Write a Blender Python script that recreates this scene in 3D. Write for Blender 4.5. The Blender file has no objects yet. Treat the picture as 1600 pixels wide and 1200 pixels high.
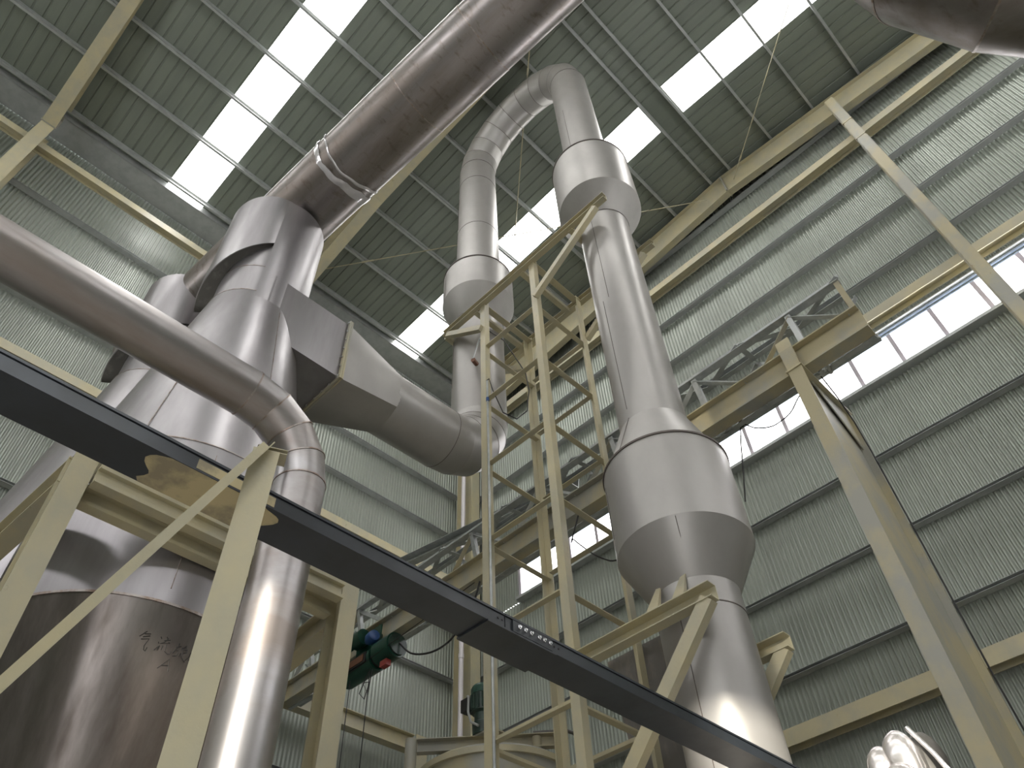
import bpy, math, random
from mathutils import Vector, Matrix
random.seed(7)
SC = bpy.context.scene
COL = SC.collection
PI = math.pi

# ------------------------------------------------------------------ camera
cam_d = bpy.data.cameras.new('camera')
cam = bpy.data.objects.new('camera', cam_d); COL.objects.link(cam)
cam_d.sensor_width = 36.0
cam_d.lens = 1207.92 / 1600 * 36
cam_d.clip_start = 0.05; cam_d.clip_end = 300
RX = Vector((0.70477287, 0.70850044, -0.03636398))
RY = Vector((-0.55318973, 0.51674229, -0.65342064))
RZ = Vector((-0.44415801, 0.48062932, 0.7561211))
m = Matrix(((RX.x, -RY.x, -RZ.x), (RX.y, -RY.y, -RZ.y), (RX.z, -RY.z, -RZ.z))).to_4x4()
m.translation = Vector((0, 0, 1.6))
cam.matrix_world = m
SC.camera = cam

# ------------------------------------------------------------------ view, world, sun
SC.view_settings.view_transform = 'Standard'
SC.view_settings.look = 'None'
SC.view_settings.gamma = 1
SC.view_settings.use_curve_mapping = False
SC.view_settings.exposure = 0.92
SKY = 3.6         # overcast sky
PANE = 5.2        # daylight through the translucent roof lights
PANEW = 5.0       # daylight through the window band
world = bpy.data.worlds.new('sky'); SC.world = world
world.use_nodes = True
wn = world.node_tree.nodes; wl = world.node_tree.links
bg = wn['Background']; bg.inputs['Color'].default_value = (0.97, 0.975, 1.0, 1); bg.inputs['Strength'].default_value = SKY
sun_d = bpy.data.lights.new('sun', 'SUN'); sun_d.energy = 4.2; sun_d.angle = math.radians(1.0); sun_d.color = (1.0, 0.93, 0.8)
sun = bpy.data.objects.new('sun', sun_d); COL.objects.link(sun)
sd = Vector((-0.59, 0.79, -0.17)).normalized()
sun.rotation_euler = sd.to_track_quat('-Z', 'Y').to_euler()
sun.location = (20, -25, 12)

# ------------------------------------------------------------------ materials
def nodes(name):
    mt = bpy.data.materials.new(name); mt.use_nodes = True
    nt = mt.node_tree
    return mt, nt, nt.nodes['Principled BSDF']

def mat(name, col, rough=0.5, metal=0.0, col2=None, scale=(3, 3, 3), detail=6, lo=0.4, hi=0.65, rvar=0.0, bump=0.0, bscale=40, col3=None, scale3=(1, 1, 1), lo3=0.55, hi3=0.7, spec=0.5):
    mt, nt, p = nodes(name)
    N, L = nt.nodes, nt.links
    p.inputs['Base Color'].default_value = (*col, 1)
    p.inputs['Roughness'].default_value = rough
    p.inputs['Metallic'].default_value = metal
    p.inputs['Specular IOR Level'].default_value = spec
    tc = N.new('ShaderNodeTexCoord')
    last = None
    def noise(sc, lo, hi):
        mp = N.new('ShaderNodeMapping'); mp.inputs['Scale'].default_value = sc
        L.new(tc.outputs['Object'], mp.inputs['Vector'])
        nz = N.new('ShaderNodeTexNoise'); nz.inputs['Scale'].default_value = 1.0; nz.inputs['Detail'].default_value = detail
        nz.inputs['Roughness'].default_value = 0.6
        L.new(mp.outputs['Vector'], nz.inputs['Vector'])
        rp = N.new('ShaderNodeMapRange'); rp.inputs['From Min'].default_value = lo; rp.inputs['From Max'].default_value = hi
        L.new(nz.outputs['Fac'], rp.inputs['Value'])
        return rp.outputs['Result']
    cur = None
    if col2:
        f = noise(scale, lo, hi)
        mx = N.new('ShaderNodeMix'); mx.data_type = 'RGBA'
        mx.inputs['A'].default_value = (*col, 1); mx.inputs['B'].default_value = (*col2, 1)
        L.new(f, mx.inputs['Factor']); cur = mx.outputs['Result']
        if rvar:
            mr = N.new('ShaderNodeMapRange'); mr.inputs['To Min'].default_value = rough; mr.inputs['To Max'].default_value = rough + rvar
            L.new(f, mr.inputs['Value']); L.new(mr.outputs['Result'], p.inputs['Roughness'])
    if col3:
        f3 = noise(scale3, lo3, hi3)
        mx3 = N.new('ShaderNodeMix'); mx3.data_type = 'RGBA'
        if cur: L.new(cur, mx3.inputs['A'])
        else: mx3.inputs['A'].default_value = (*col, 1)
        mx3.inputs['B'].default_value = (*col3, 1)
        L.new(f3, mx3.inputs['Factor']); cur = mx3.outputs['Result']
    if cur: L.new(cur, p.inputs['Base Color'])
    if bump:
        nb = N.new('ShaderNodeTexNoise'); nb.inputs['Scale'].default_value = bscale; nb.inputs['Detail'].default_value = 3
        L.new(tc.outputs['Object'], nb.inputs['Vector'])
        b = N.new('ShaderNodeBump'); b.inputs['Strength'].default_value = bump; b.inputs['Distance'].default_value = 0.02
        L.new(nb.outputs['Fac'], b.inputs['Height']); L.new(b.outputs['Normal'], p.inputs['Normal'])
    return mt

M = {}
M['wall'] = mat('wall_sheet', (0.355, 0.385, 0.34), 0.36, 0.25, col2=(0.33, 0.355, 0.315), scale=(1.2, 1.2, .4), rvar=.08)
M['roof'] = mat('roof_sheet', (0.215, 0.24, 0.20), 0.5, 0.0, col2=(0.195, 0.215, 0.185), scale=(.8, 4, 1))
M['galv'] = mat('galvanised', (0.50, 0.52, 0.51), 0.34, 0.4, col2=(0.38, 0.40, 0.40), scale=(6, 6, 6), rvar=.12)
M['girt'] = mat('girt_steel', (0.47, 0.485, 0.48), 0.36, 0.25, col2=(0.40, 0.415, 0.41), scale=(4, 4, 4), rvar=.1)
M['cream'] = mat('cream_paint', (0.52, 0.465, 0.30), 0.42, 0.0, col2=(0.45, 0.42, 0.305), scale=(2.2, 2.2, 1.6), lo=.42, hi=.6, col3=(0.30, 0.25, 0.14), scale3=(9, 9, 5), lo3=.66, hi3=.8, bump=.06)
M['creamold'] = mat('cream_paint_worn', (0.44, 0.39, 0.25), 0.45, 0.0, col2=(0.34, 0.335, 0.29), scale=(1.3, 1.3, 1.0), lo=.42, hi=.58, col3=(0.21, 0.14, 0.06), scale3=(7, 7, 3), lo3=.68, hi3=.8, bump=.06)
M['steel'] = mat('stainless', (0.375, 0.36, 0.375), 0.33, .9, col2=(0.31, 0.295, 0.305), scale=(2.5, 2.5, .35), lo=.4, hi=.62, rvar=.12, bump=.03, bscale=2.2)
M['steelcone_darkened'] = mat('stainless_cone_darkened', (0.27, 0.24, 0.225), 0.36, .95, col2=(0.17, 0.145, 0.13), scale=(5, 5, .3), lo=.4, hi=.65, rvar=.14, bump=.03, bscale=2)  # streaky stainless; the dark floor's reflection is put into the colour
M['duct'] = mat('stainless_stained', (0.33, 0.305, 0.30), 0.32, .95, col2=(0.23, 0.20, 0.18), scale=(.35, 2.2, 2.2), lo=.42, hi=.62, rvar=.16, col3=(0.13, 0.09, 0.065), scale3=(12, 5, 5), lo3=.55, hi3=.85, bump=.03, bscale=2.0)
M['pipe'] = mat('stainless_pipe', (0.45, 0.435, 0.445), 0.32, .95, col2=(0.33, 0.29, 0.27), scale=(2, .4, 2), lo=.42, hi=.66, rvar=.12, bump=.03, bscale=2)
M['clad'] = mat('aluminium_cladding', (0.41, 0.395, 0.38), 0.38, 0.5, col2=(0.375, 0.36, 0.345), scale=(2, 2, 1), rvar=.08, bump=.015, bscale=2)
M['seam'] = mat('seam', (0.13, 0.11, 0.10), 0.6, 0.3)
M['weld'] = mat('weld', (0.42, 0.38, 0.36), 0.4, 0.9, col2=(0.25, 0.18, 0.14), scale=(12, 12, 12))
M['navy'] = mat('dark_paint', (0.030, 0.036, 0.046), 0.36, 0.0, col2=(0.024, 0.028, 0.034), scale=(3, 3, 3), rvar=.1)
M['patch'] = mat('primer_patch', (0.50, 0.42, 0.24), 0.55, 0.0, col2=(0.28, 0.24, 0.16), scale=(5, 5, 5), lo=.45, hi=.6)
M['concrete'] = mat('concrete', (0.50, 0.48, 0.45), 0.75, 0.0, col2=(0.43, 0.41, 0.385), scale=(.6, .6, .6), bump=.1)
M['green'] = mat('green_enamel', (0.010, 0.055, 0.036), 0.3, 0.0, col2=(0.01, 0.06, 0.04), scale=(8, 8, 8))
M['motor'] = mat('motor_green', (0.03, 0.06, 0.045), 0.4, 0.0, col2=(0.02, 0.035, 0.03), scale=(8, 8, 8))
M['blue'] = mat('blue_enamel', (0.02, 0.07, 0.22), 0.35)
M['red'] = mat('red_plastic', (0.32, 0.05, 0.045), 0.4)
M['black'] = mat('black_rubber', (0.015, 0.014, 0.015), 0.5)
M['brown'] = mat('copper_winding', (0.16, 0.07, 0.04), 0.5, 0.3)
M['pvc'] = mat('white_pvc', (0.72, 0.68, 0.70), 0.35)
M['hose'] = mat('grey_conduit', (0.35, 0.36, 0.35), 0.4)
M['bolt'] = mat('zinc_bolt', (0.75, 0.75, 0.76), 0.25, 1.0)
M['foil'] = mat('foil', (0.80, 0.77, 0.77), 0.25, 0.85, bump=.25, bscale=7)
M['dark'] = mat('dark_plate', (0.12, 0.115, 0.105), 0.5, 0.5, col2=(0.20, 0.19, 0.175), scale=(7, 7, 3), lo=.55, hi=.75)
M['plate'] = mat('old_plate', (0.25, 0.235, 0.225), 0.42, 0.7, col2=(0.34, 0.30, 0.26), scale=(8, 8, 3), lo=.5, hi=.7)
M['ink'] = mat('marker_ink', (0.02, 0.018, 0.018), 0.6)
M['tape'] = mat('plastic_film', (0.62, 0.60, 0.61), 0.15, 0.3, bump=.4, bscale=9)
M['frame'] = mat('window_aluminium', (0.42, 0.50, 0.62), 0.3, 0.5)
M['mullion'] = mat('mullion', (0.55, 0.50, 0.56), 0.4, 0.1)

def emit(name, s, c=(1.0, 0.985, 0.955)):
    mt = bpy.data.materials.new(name); mt.use_nodes = True
    p = mt.node_tree.nodes['Principled BSDF']
    p.inputs['Base Color'].default_value = (.8, .82, .85, 1); p.inputs['Roughness'].default_value = .4
    p.inputs['Emission Color'].default_value = (*c, 1); p.inputs['Emission Strength'].default_value = s
    return mt
M['rooflight'] = emit('daylit_roof_panel', PANE)
M['pane'] = emit('daylit_window_pane', PANEW, (1.0, 0.98, 0.985))

# ------------------------------------------------------------------ mesh helpers
class MB:
    def __init__(s): s.v = []; s.f = []
    def add(s, vs, fs):
        n = len(s.v); s.v += [tuple(v) for v in vs]; s.f += [tuple(i + n for i in f) for f in fs]; return s
    def box(s, x0, x1, y0, y1, z0, z1):
        return s.add([(x0, y0, z0), (x1, y0, z0), (x1, y1, z0), (x0, y1, z0), (x0, y0, z1), (x1, y0, z1), (x1, y1, z1), (x0, y1, z1)],
                     [(0, 3, 2, 1), (4, 5, 6, 7), (0, 1, 5, 4), (1, 2, 6, 5), (2, 3, 7, 6), (3, 0, 4, 7)])
    def sweep(s, prof, p0, p1, up=(0, 0, 1)):
        p0 = Vector(p0); p1 = Vector(p1); d = (p1 - p0).normalized(); u = Vector(up)
        a = d.cross(u)
        if a.length < 1e-5: a = d.cross(Vector((1, 0, 0)))
        a.normalize(); b = a.cross(d).normalized()
        n = len(prof)
        vs = [p0 + a * x + b * y for x, y in prof] + [p1 + a * x + b * y for x, y in prof]
        fs = [(i, (i + 1) % n, n + (i + 1) % n, n + i) for i in range(n)] + [tuple(range(n - 1, -1, -1)), tuple(range(n, 2 * n))]
        return s.add(vs, fs)
    def bar(s, p0, p1, w, h=None, up=(0, 0, 1)):
        h = h or w
        return s.sweep([(-w / 2, -h / 2), (w / 2, -h / 2), (w / 2, h / 2), (-w / 2, h / 2)], p0, p1, up)
    def tube(s, path, r, seg=24, caps=True):
        path = [Vector(p) for p in path]; n = len(path)
        rs = r if isinstance(r, (list, tuple)) else [r] * n
        d0 = (path[1] - path[0]).normalized()
        a = d0.cross(Vector((0, 0, 1)))
        if a.length < 1e-4: a = Vector((1, 0, 0))
        a.normalize()
        vs = []
        for i, p in enumerate(path):
            if i == 0: d = path[1] - path[0]
            elif i == n - 1: d = path[-1] - path[-2]
            else: d = (path[i + 1] - path[i]).normalized() + (path[i] - path[i - 1]).normalized()
            d.normalize()
            a = (a - d * a.dot(d)).normalized(); b = d.cross(a)
            k = 1.0
            if 0 < i < n - 1:
                c = (path[i + 1] - path[i]).normalized().dot(d); k = 1 / max(c, .5)
            vs += [p + (a * math.cos(t) + b * math.sin(t)) * rs[i] for t in [2 * PI * j / seg for j in range(seg)]]
        fs = []
        for i in range(n - 1):
            for j in range(seg):
                k = (j + 1) % seg
                fs.append((i * seg + j, i * seg + k, (i + 1) * seg + k, (i + 1) * seg + j))
        if caps: fs += [tuple(range(seg - 1, -1, -1)), tuple(range((n - 1) * seg, n * seg))]
        return s.add(vs, fs)
    def lathe(s, cx, cy, prof, seg=48, cap=False):
        n = len(prof); vs = []
        for z, r in prof:
            vs += [(cx + r * math.cos(2 * PI * j / seg), cy + r * math.sin(2 * PI * j / seg), z) for j in range(seg)]
        fs = []
        for i in range(n - 1):
            for j in range(seg):
                k = (j + 1) % seg
                fs.append((i * seg + j, i * seg + k, (i + 1) * seg + k, (i + 1) * seg + j))
        if cap: fs += [tuple(range(seg - 1, -1, -1)), tuple(range((n - 1) * seg, n * seg))]
        return s.add(vs, fs)
    def build(s, name, mt, parent=None, smooth=0):
        org = Vector((0, 0, 0)); q = parent
        while q is not None: org += q.location; q = q.parent
        me = bpy.data.meshes.new(name)
        me.from_pydata([tuple(Vector(v) - org) for v in s.v], [], s.f); me.update()
        me.materials.append(M[mt])
        if smooth:
            me.polygons.foreach_set('use_smooth', [True] * len(me.polygons))
            me.set_sharp_from_angle(angle=math.radians(smooth))
        o = bpy.data.objects.new(name, me); COL.objects.link(o)
        if parent: o.parent = parent
        return o

def mitre(pts, r, name, mt, par, seg=48, seam=None, smt='seam', sw=.004, skip=()):
    full = MB().tube(pts, r, seg, False)
    for i in range(len(pts) - 1):
        mb = MB(); mb.add(full.v[i * seg:(i + 2) * seg], [(j, (j + 1) % seg, seg + (j + 1) % seg, seg + j) for j in range(seg)])
        o = mb.build(name, mt, par, 40)
        if i in skip or not seam: continue
        ringv = [Vector(v) for v in full.v[i * seg:(i + 1) * seg]]; c = Vector(pts[i])
        d = (Vector(pts[i + 1]) - c).normalized() * sw
        out = [c + (v - c) * (1 + seam / (v - c).length) for v in ringv]
        q = [v - d for v in ringv] + [v - d for v in out] + [v + d for v in out] + [v + d for v in ringv]
        MB().add(q, [(k_ * seg + j, k_ * seg + (j + 1) % seg, (k_ + 1) * seg + (j + 1) % seg, (k_ + 1) * seg + j) for k_ in range(3) for j in range(seg)]).build('seam', smt, o, 40)

def I(w, h, tf=.014, tw=.01):
    return [(-w/2, -h/2), (w/2, -h/2), (w/2, -h/2+tf), (tw/2, -h/2+tf), (tw/2, h/2-tf), (w/2, h/2-tf), (w/2, h/2), (-w/2, h/2), (-w/2, h/2-tf), (-tw/2, h/2-tf), (-tw/2, -h/2+tf), (-w/2, -h/2+tf)]
def H(w, h, tf=.014, tw=.01):      # flanges upright, web lying flat
    return [(-y, x) for x, y in I(h, w, tf, tw)]
def CC(w, h, t=.006):              # channel, opens to +x
    return [(-w/2, -h/2), (w/2, -h/2), (w/2, -h/2+t), (-w/2+t, -h/2+t), (-w/2+t, h/2-t), (w/2, h/2-t), (w/2, h/2), (-w/2, h/2)]
def LA(w, h, t=.008):
    return [(-w/2, -h/2), (w/2, -h/2), (w/2, -h/2+t), (-w/2+t, -h/2+t), (-w/2+t, h/2), (-w/2, h/2)]

def drape(pts, n=5):
    P = [Vector(p) for p in pts]; out = []
    for i in range(len(P) - 1):
        a, b, c, d = P[max(i-1, 0)], P[i], P[i+1], P[min(i+2, len(P)-1)]
        for j in range(n):
            t = j / n
            out.append(.5 * ((2*b) + (c-a)*t + (2*a-5*b+4*c-d)*t*t + (3*b-a-3*c+d)*t*t*t))
    return out + [P[-1]]
def tag(o, label, cat, group=None):
    o['label'] = label; o['category'] = cat
    if group: o['group'] = group
    return o
def thing(name, loc, label, cat, group=None):
    o = bpy.data.objects.new(name, None); COL.objects.link(o); o.location = loc
    o.empty_display_size = .2
    return tag(o, label, cat, group)
def setting(name):
    o = bpy.data.objects.new(name, None); COL.objects.link(o); o['kind'] = 'structure'; return o

# ------------------------------------------------------------------ room shell
XA, YB = -13.44, 12.0
XR, YK = 8.1, -8.0
XRIDGE = -2.3
def zroof(x, off=0.0):     # underside of purlins
    return 20.9 + .06 * (x + 12.7) + off if x <= XRIDGE else 20.9 + .06 * 10.4 - .06 * (x - XRIDGE) + off

fl = MB().box(XA - .1, XR + .1, YK - 14, YB + .1, -.2, 0).build('floor', 'concrete'); fl['kind'] = 'structure'

def corr(axis, c, a0, a1, zlo, zhi, period=.086, amp=.016, n=8, sgn=1):
    """corrugated sheet; zlo/zhi are functions of the running coordinate"""
    mb = MB(); vs = []; fs = []; per = int(round((a1 - a0) / period)); P = (a1 - a0) / per
    ph = ((0, 1), (.24, 1), (.5, -1), (.74, -1)) if n > 4 else ((0, 1), (.1, 1), (.2, -1), (.9, -1))
    for i in range(per):
        for f, h in ph:
            a = a0 + (i + f) * P; d = c + sgn * amp * h
            for z in (zlo(a), zhi(a)):
                vs.append((a, d, z) if axis == 'x' else (d, a, z))
    for i in range(len(vs) // 2 - 1):
        fs.append((2*i, 2*i+2, 2*i+3, 2*i+1))
    return mb.add(vs, fs)
k = lambda v: (lambda a: v)
WX0, WZ0, WZ1 = -11.12, 12.47, 13.33
far = corr('x', YB, XA, XR, k(0), k(WZ0 - .06)); far2 = corr('x', YB, XA, XR, k(WZ1 + .06), lambda a: zroof(a) + .2)
far3 = corr('x', YB, XA, WX0 - .05, k(WZ0 - .06), k(WZ1 + .06))
for q in (far2, far3): far.add(q.v, q.f)
wall_far = far.build('wall_far', 'wall', None, 0); wall_far['kind'] = 'structure'
wall_left = corr('y', XA, YK, YB, k(0), k(20.95), .09).build('wall_left', 'wall', None, 0); wall_left['kind'] = 'structure'
wall_right = corr('y', XR, YK, YB, k(0), k(zroof(8.1) + .2), .3, .02, 4).build('wall_right', 'wall', None, 0); wall_right['kind'] = 'structure'
bk = corr('x', YK, XA, 2, k(0), k(6.8), .3, .02, 4); q = corr('x', YK, 3.9, 6.75, k(0), k(6.8), .3, .02, 4); bk.add(q.v, q.f); q = corr('x', YK, XA, 6.75, k(6.8), k(7.42), .3, .02, 4); bk.add(q.v, q.f); b2 = corr('x', YK, XA, XR, k(7.42), lambda a: zroof(a) + .2, .3, .02, 4); bk.add(b2.v, b2.f)  # unseen wall
wall_back = bk.build('wall_back', 'wall', None, 0); wall_back['kind'] = 'structure'

ceiling = setting('ceiling')
SKYB = [(-6.4, -5.4), (.645, 1.67), (8.4, 9.36)]
bands = []; y = YK
for a, b in SKYB: bands.append((y, a)); y = b
bands.append((y, YB))
OFF = .19
def roof_band(y0, y1, xa, xb):
    prof = []; P = .27; yy = y0; n = int(round((y1 - y0) / P)); P = (y1 - y0) / n
    for i in range(n):
        b = y0 + i * P
        prof += [(b, 0), (b + P - .05, 0), (b + P - .035, .022), (b + P - .015, .022)]
    prof.append((y1, 0))
    vs = []; fs = []
    for (yy, dz) in prof:
        for x in (xa, xb): vs.append((x, yy, zroof(x, OFF) + dz))
    for i in range(len(prof) - 1): fs.append((2*i, 2*i+1, 2*i+3, 2*i+2))
    return MB().add(vs, fs)
for y0, y1 in bands:
    roof_band(y0, y1, -12.72, XRIDGE).build('roof_sheet', 'roof', ceiling)
    roof_band(y0, y1, XRIDGE, XR).build('roof_sheet', 'roof', ceiling)
for y0, y1 in SKYB:
    for xa, xb in ((-12.72, -2.66), (-1.94, XR)):
        MB().add([(xa, y0, zroof(xa, OFF)), (xb, y0, zroof(xb, OFF)), (xb, y1, zroof(xb, OFF)), (xa, y1, zroof(xa, OFF)),
                  (xa, y0, zroof(xa, OFF+.03)), (xb, y0, zroof(xb, OFF+.03)), (xb, y1, zroof(xb, OFF+.03)), (xa, y1, zroof(xa, OFF+.03))],
                 [(0, 1, 2, 3), (4, 7, 6, 5), (0, 4, 5, 1), (1, 5, 6, 2), (2, 6, 7, 3), (3, 7, 4, 0)]).build('rooflight_panel', 'rooflight', ceiling)
for y0, y1 in SKYB:
    MB().box(-2.68, -1.92, y0 - .03, y1 + .03, zroof(-2.3) + .165, zroof(-2.3) + .175).build('ridge_flashing', 'roof', ceiling)
PX = [-12.52, -11.0, -9.53, -8.08, -6.65, -5.25, -3.9, -2.6, -1.98, -.68, .55, 1.85, 3.4, 4.9, 6.4, 7.9]
for x in PX:
    z = zroof(x) + .09
    MB().sweep(CC(.06, .18, .005), (x, YK + .05, z), (x, YB - .03, z)).build('purlin', 'girt', ceiling)
# box gutter along the left eave
MB().box(XA + .02, -12.72, YK, YB - .03, 20.86, 20.875).box(-12.73, -12.71, YK, YB - .03, 20.86, 21.15).box(XA + .02, XA + .035, YK, YB - .03, 20.86, 21.15).build('gutter', 'girt', ceiling)
MB().bar((XRIDGE, YB - .1, zroof(XRIDGE) - .02), (-12.6, YB - .1, zroof(-12.6) - .02), .1, .2).bar((XRIDGE, YB - .1, zroof(XRIDGE) - .02), (XR, YB - .1, zroof(XR) - .02), .1, .2).build('gable_trim', 'girt', ceiling)

# girts (children of their wall)
for z in (9.38, 10.88, 14.95, 16.45, 17.95, 20.62):
    MB().sweep(CC(.15, .06, .005), (XA + .1, YB - .095, z), (XR - .05, YB - .095, z), (0, 0, 1)).build('girt', 'girt', wall_far)
for z in (7.92, 5.4, 3.9, 2.3):
    MB().sweep(CC(.15, .06, .005), (XA + .1, YB - .095, z), (XR - .05, YB - .095, z), (0, 0, 1)).build('girt', 'girt', wall_far)
for z in (11.1, 12.65, 15.35, 16.9, 18.42, 7.9, 6.4, 4.8, 3.2, 1.6):
    MB().sweep(CC(.15, .06, .005), (XA + .1, YK + .05, z), (XA + .1, YB - .25, z), (0, 0, 1)).build('girt', 'girt', wall_left)
# window band in the far wall
win = setting('window_1')
MB().box(WX0 - .06, XR - .05, YB - .2, YB + .02, WZ0 - .1, WZ0 - .03).build('window_sill', 'girt', win)
MB().box(WX0 - .06, XR - .05, YB - .09, YB + .02, WZ1, WZ1 + .035).box(WX0 - .06, XR - .05, YB - .13, YB - .09, WZ1 + .06, WZ1 + .10).build('window_head', 'frame', win)
MB().box(WX0 - .06, XR - .05, YB - .2, YB - .13, WZ1 + .12, WZ1 + .15).build('window_lintel', 'girt', win)
x = WX0
xs = []
while x < XR - .1: xs.append(x); x += .843
for i, x in enumerate(xs):
    x1 = min(x + .843, XR - .06)
    MB().box(x - .04, x + .04, YB - .09, YB + .01, WZ0 - .03, WZ1).build('mullion', 'mullion', win)
    MB().box(x + .04, x1 - .04, YB - .02, YB, WZ0 - .03, WZ1).build('window_pane', 'pane', win)

# the same window band on the two walls behind the photographer
for nm, ax in (('window_2', 'r'), ('window_3', 'b')):
    w = setting(nm); a0, a1 = (YK + .5, YB - .5) if ax == 'r' else (XA + .5, XR - .5)
    a = a0
    while a < a1 - .5:
        e = min(a + 2.0, a1)
        if ax == 'r':
            MB().box(XR - .06, XR - .04, a + .05, e - .05, WZ0, WZ1).build('window_pane', 'pane', w); MB().box(XR - .08, XR - .03, a - .05, a + .05, WZ0 - .05, WZ1 + .05).build('mullion', 'mullion', w)
        else:
            MB().box(a + .05, e - .05, YK + .04, YK + .06, WZ0, WZ1).build('window_pane', 'pane', w); MB().box(a - .05, a + .05, YK + .03, YK + .08, WZ0 - .05, WZ1 + .05).build('mullion', 'mullion', w)
        a += 2.0

# ------------------------------------------------------------------ steel frame of the hall
FRAMES = [(-2.17, 'cream portal frame nearest the photographer, its knee by the left wall'),
          (4.85, 'cream portal frame crossing the roof behind the big steel header duct')]
for y, lab in FRAMES:
    t = thing('portal_frame', (-12.8, y, 0), lab, 'portal frame')
    MB().sweep(H(.7, .3, .016, .012), (-12.85, y, 0), (-12.85, y, 20.3), (0, 1, 0)).build('column', 'cream', t)
    # tapered rafter as web + flanges
    def rafter(x0, x1, d0, d1):
        mb = MB()
        for (xa, xb, da, db) in ((x0, x1, d0, d1),):
            za, zb = zroof(xa), zroof(xb)
            mb.add([(xa, y - .006, za - da), (xb, y - .006, zb - db), (xb, y - .006, zb), (xa, y - .006, za), (xa, y + .006, za - da), (xb, y + .006, zb - db), (xb, y + .006, zb), (xa, y + .006, za)],
                   [(0, 1, 2, 3), (7, 6, 5, 4), (0, 4, 5, 1), (2, 6, 7, 3)])
            mb.bar((xa, y, za - da), (xb, y, zb - db), .32, .016); mb.bar((xa, y, za - .01), (xb, y, zb - .01), .32, .016)
        return mb
    rafter(-12.5, -9.0, .98, .5).build('rafter', 'cream', t)
    rafter(-9.0, XRIDGE, .5, .6).build('rafter', 'cream', t)
    rafter(XRIDGE, XR - .1, .6, .6).build('rafter', 'cream', t)
    MB().sweep(H(.34, .02), (-12.5, y - .17, 20.32), (-12.5, y + .17, 20.32)).box(-12.52, -12.48, y - .18, y + .18, 19.9, 20.3).build('knee_plate', 'creamold', t)

t = thing('gable_frame', (-12.7, 11.6, 0), 'deep cream gable rafter bending at the ridge above the far wall', 'rafter')
y = 11.62
def grafter(x0, x1, zt0, zt1, zb0, zb1):
    mb = MB()
    mb.add([(x0, y - .006, zb0), (x1, y - .006, zb1), (x1, y - .006, zt1), (x0, y - .006, zt0), (x0, y + .006, zb0), (x1, y + .006, zb1), (x1, y + .006, zt1), (x0, y + .006, zt0)],
           [(0, 1, 2, 3), (7, 6, 5, 4), (0, 4, 5, 1), (2, 6, 7, 3)])
    mb.bar((x0, y, zb0), (x1, y, zb1), .2, .016); mb.bar((x0, y, zt0), (x1, y, zt1), .2, .016)
    return mb
grafter(-12.4, XRIDGE, 20.55, 21.52, 19.5, 20.70).build('rafter', 'cream', t)
grafter(XRIDGE, XR - .1, 21.52, 20.42, 20.70, 19.70).build('rafter', 'cream', t)
MB().box(XRIDGE - .02, XRIDGE + .02, y - .14, y + .14, 20.7, 21.46).build('ridge_plate', 'creamold', t)

t = tag(MB().sweep(H(.62, .3, .016, .012), (-12.72, 11.62, 0), (-12.72, 11.62, 20.4), (0, 1, 0)).build('corner_column', 'cream'), 'cream corner column where the two corrugated walls meet', 'column')
dp = thing('downpipe', (-12.72, 11.4, 0), 'white plastic downpipe running down the corner column', 'pipe')
MB().tube([(-12.66, 11.38, 0), (-12.66, 11.38, 20.8)], .06, 16).build('pipe', 'pvc', dp, 40)
for z in (4.5, 8.0, 11.3, 14.6, 17.8):
    MB().tube([(-12.66, 11.38, z), (-12.66, 11.38, z + .12)], .07, 16).build('pipe_socket', 'pvc', dp, 40)

wc = thing('wind_column', (.93, 11.4, 0), 'slim cream column hung from the gable rafter at upper right', 'column')
MB().sweep(H(.2, .24, .012, .01), (.91, 11.32, 0), (.91, 11.32, 20.55)).box(.81, 1.01, 11.19, 11.2, 0, 20.55).box(.81, 1.01, 11.43, 11.44, 0, 20.55).build('column', 'creamold', wc)
for z in (19.2, 18.35):
    MB().box(.79, 1.03, 11.18, 11.46, z, z + .03).build('splice_plate', 'cream', wc)

def strut(p0, p1, lab, w=.22):
    o = MB().sweep(H(w, w, .016, .012), p0, p1).build('strut_beam', 'cream')
    return tag(o, lab, 'beam')
strut((-12.5, 11.78, 19.22), (XR - .2, 11.78, 19.22), 'upper cream strut beam along the far corrugated wall, under the gable rafter', .24)
strut((-12.5, 11.72, 13.72), (XR - .2, 11.72, 13.72), 'cream strut beam just above the far window band', .24)
strut((-12.4, 11.82, 6.95), (XR - .2, 11.82, 6.95), 'cream beam low on the far wall, crossing behind the deep column', .26)
strut((-12.86, YK + .3, 19.42), (-12.86, 11.3, 19.42), 'upper cream strut beam along the left corrugated wall below the gutter')
strut((-12.86, YK + .3, 13.42), (-12.86, 11.3, 13.42), 'middle cream strut beam on the left wall, ending at the corner column')
rb = tag(MB().sweep(I(.22, .34, .016, .012), (-12.86, YK + .3, 8.99), (-12.86, 10.2, 8.99)).build('runway_beam', 'cream'), 'cream runway beam on the left wall carrying the hoist girder end', 'beam')
tag(MB().sweep(I(.3, .3), (-12.86, 10.35, 0), (-12.86, 10.35, 9.16)).build('runway_post', 'cream'), 'cream post at the far end of the left wall runway beam', 'post')

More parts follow.
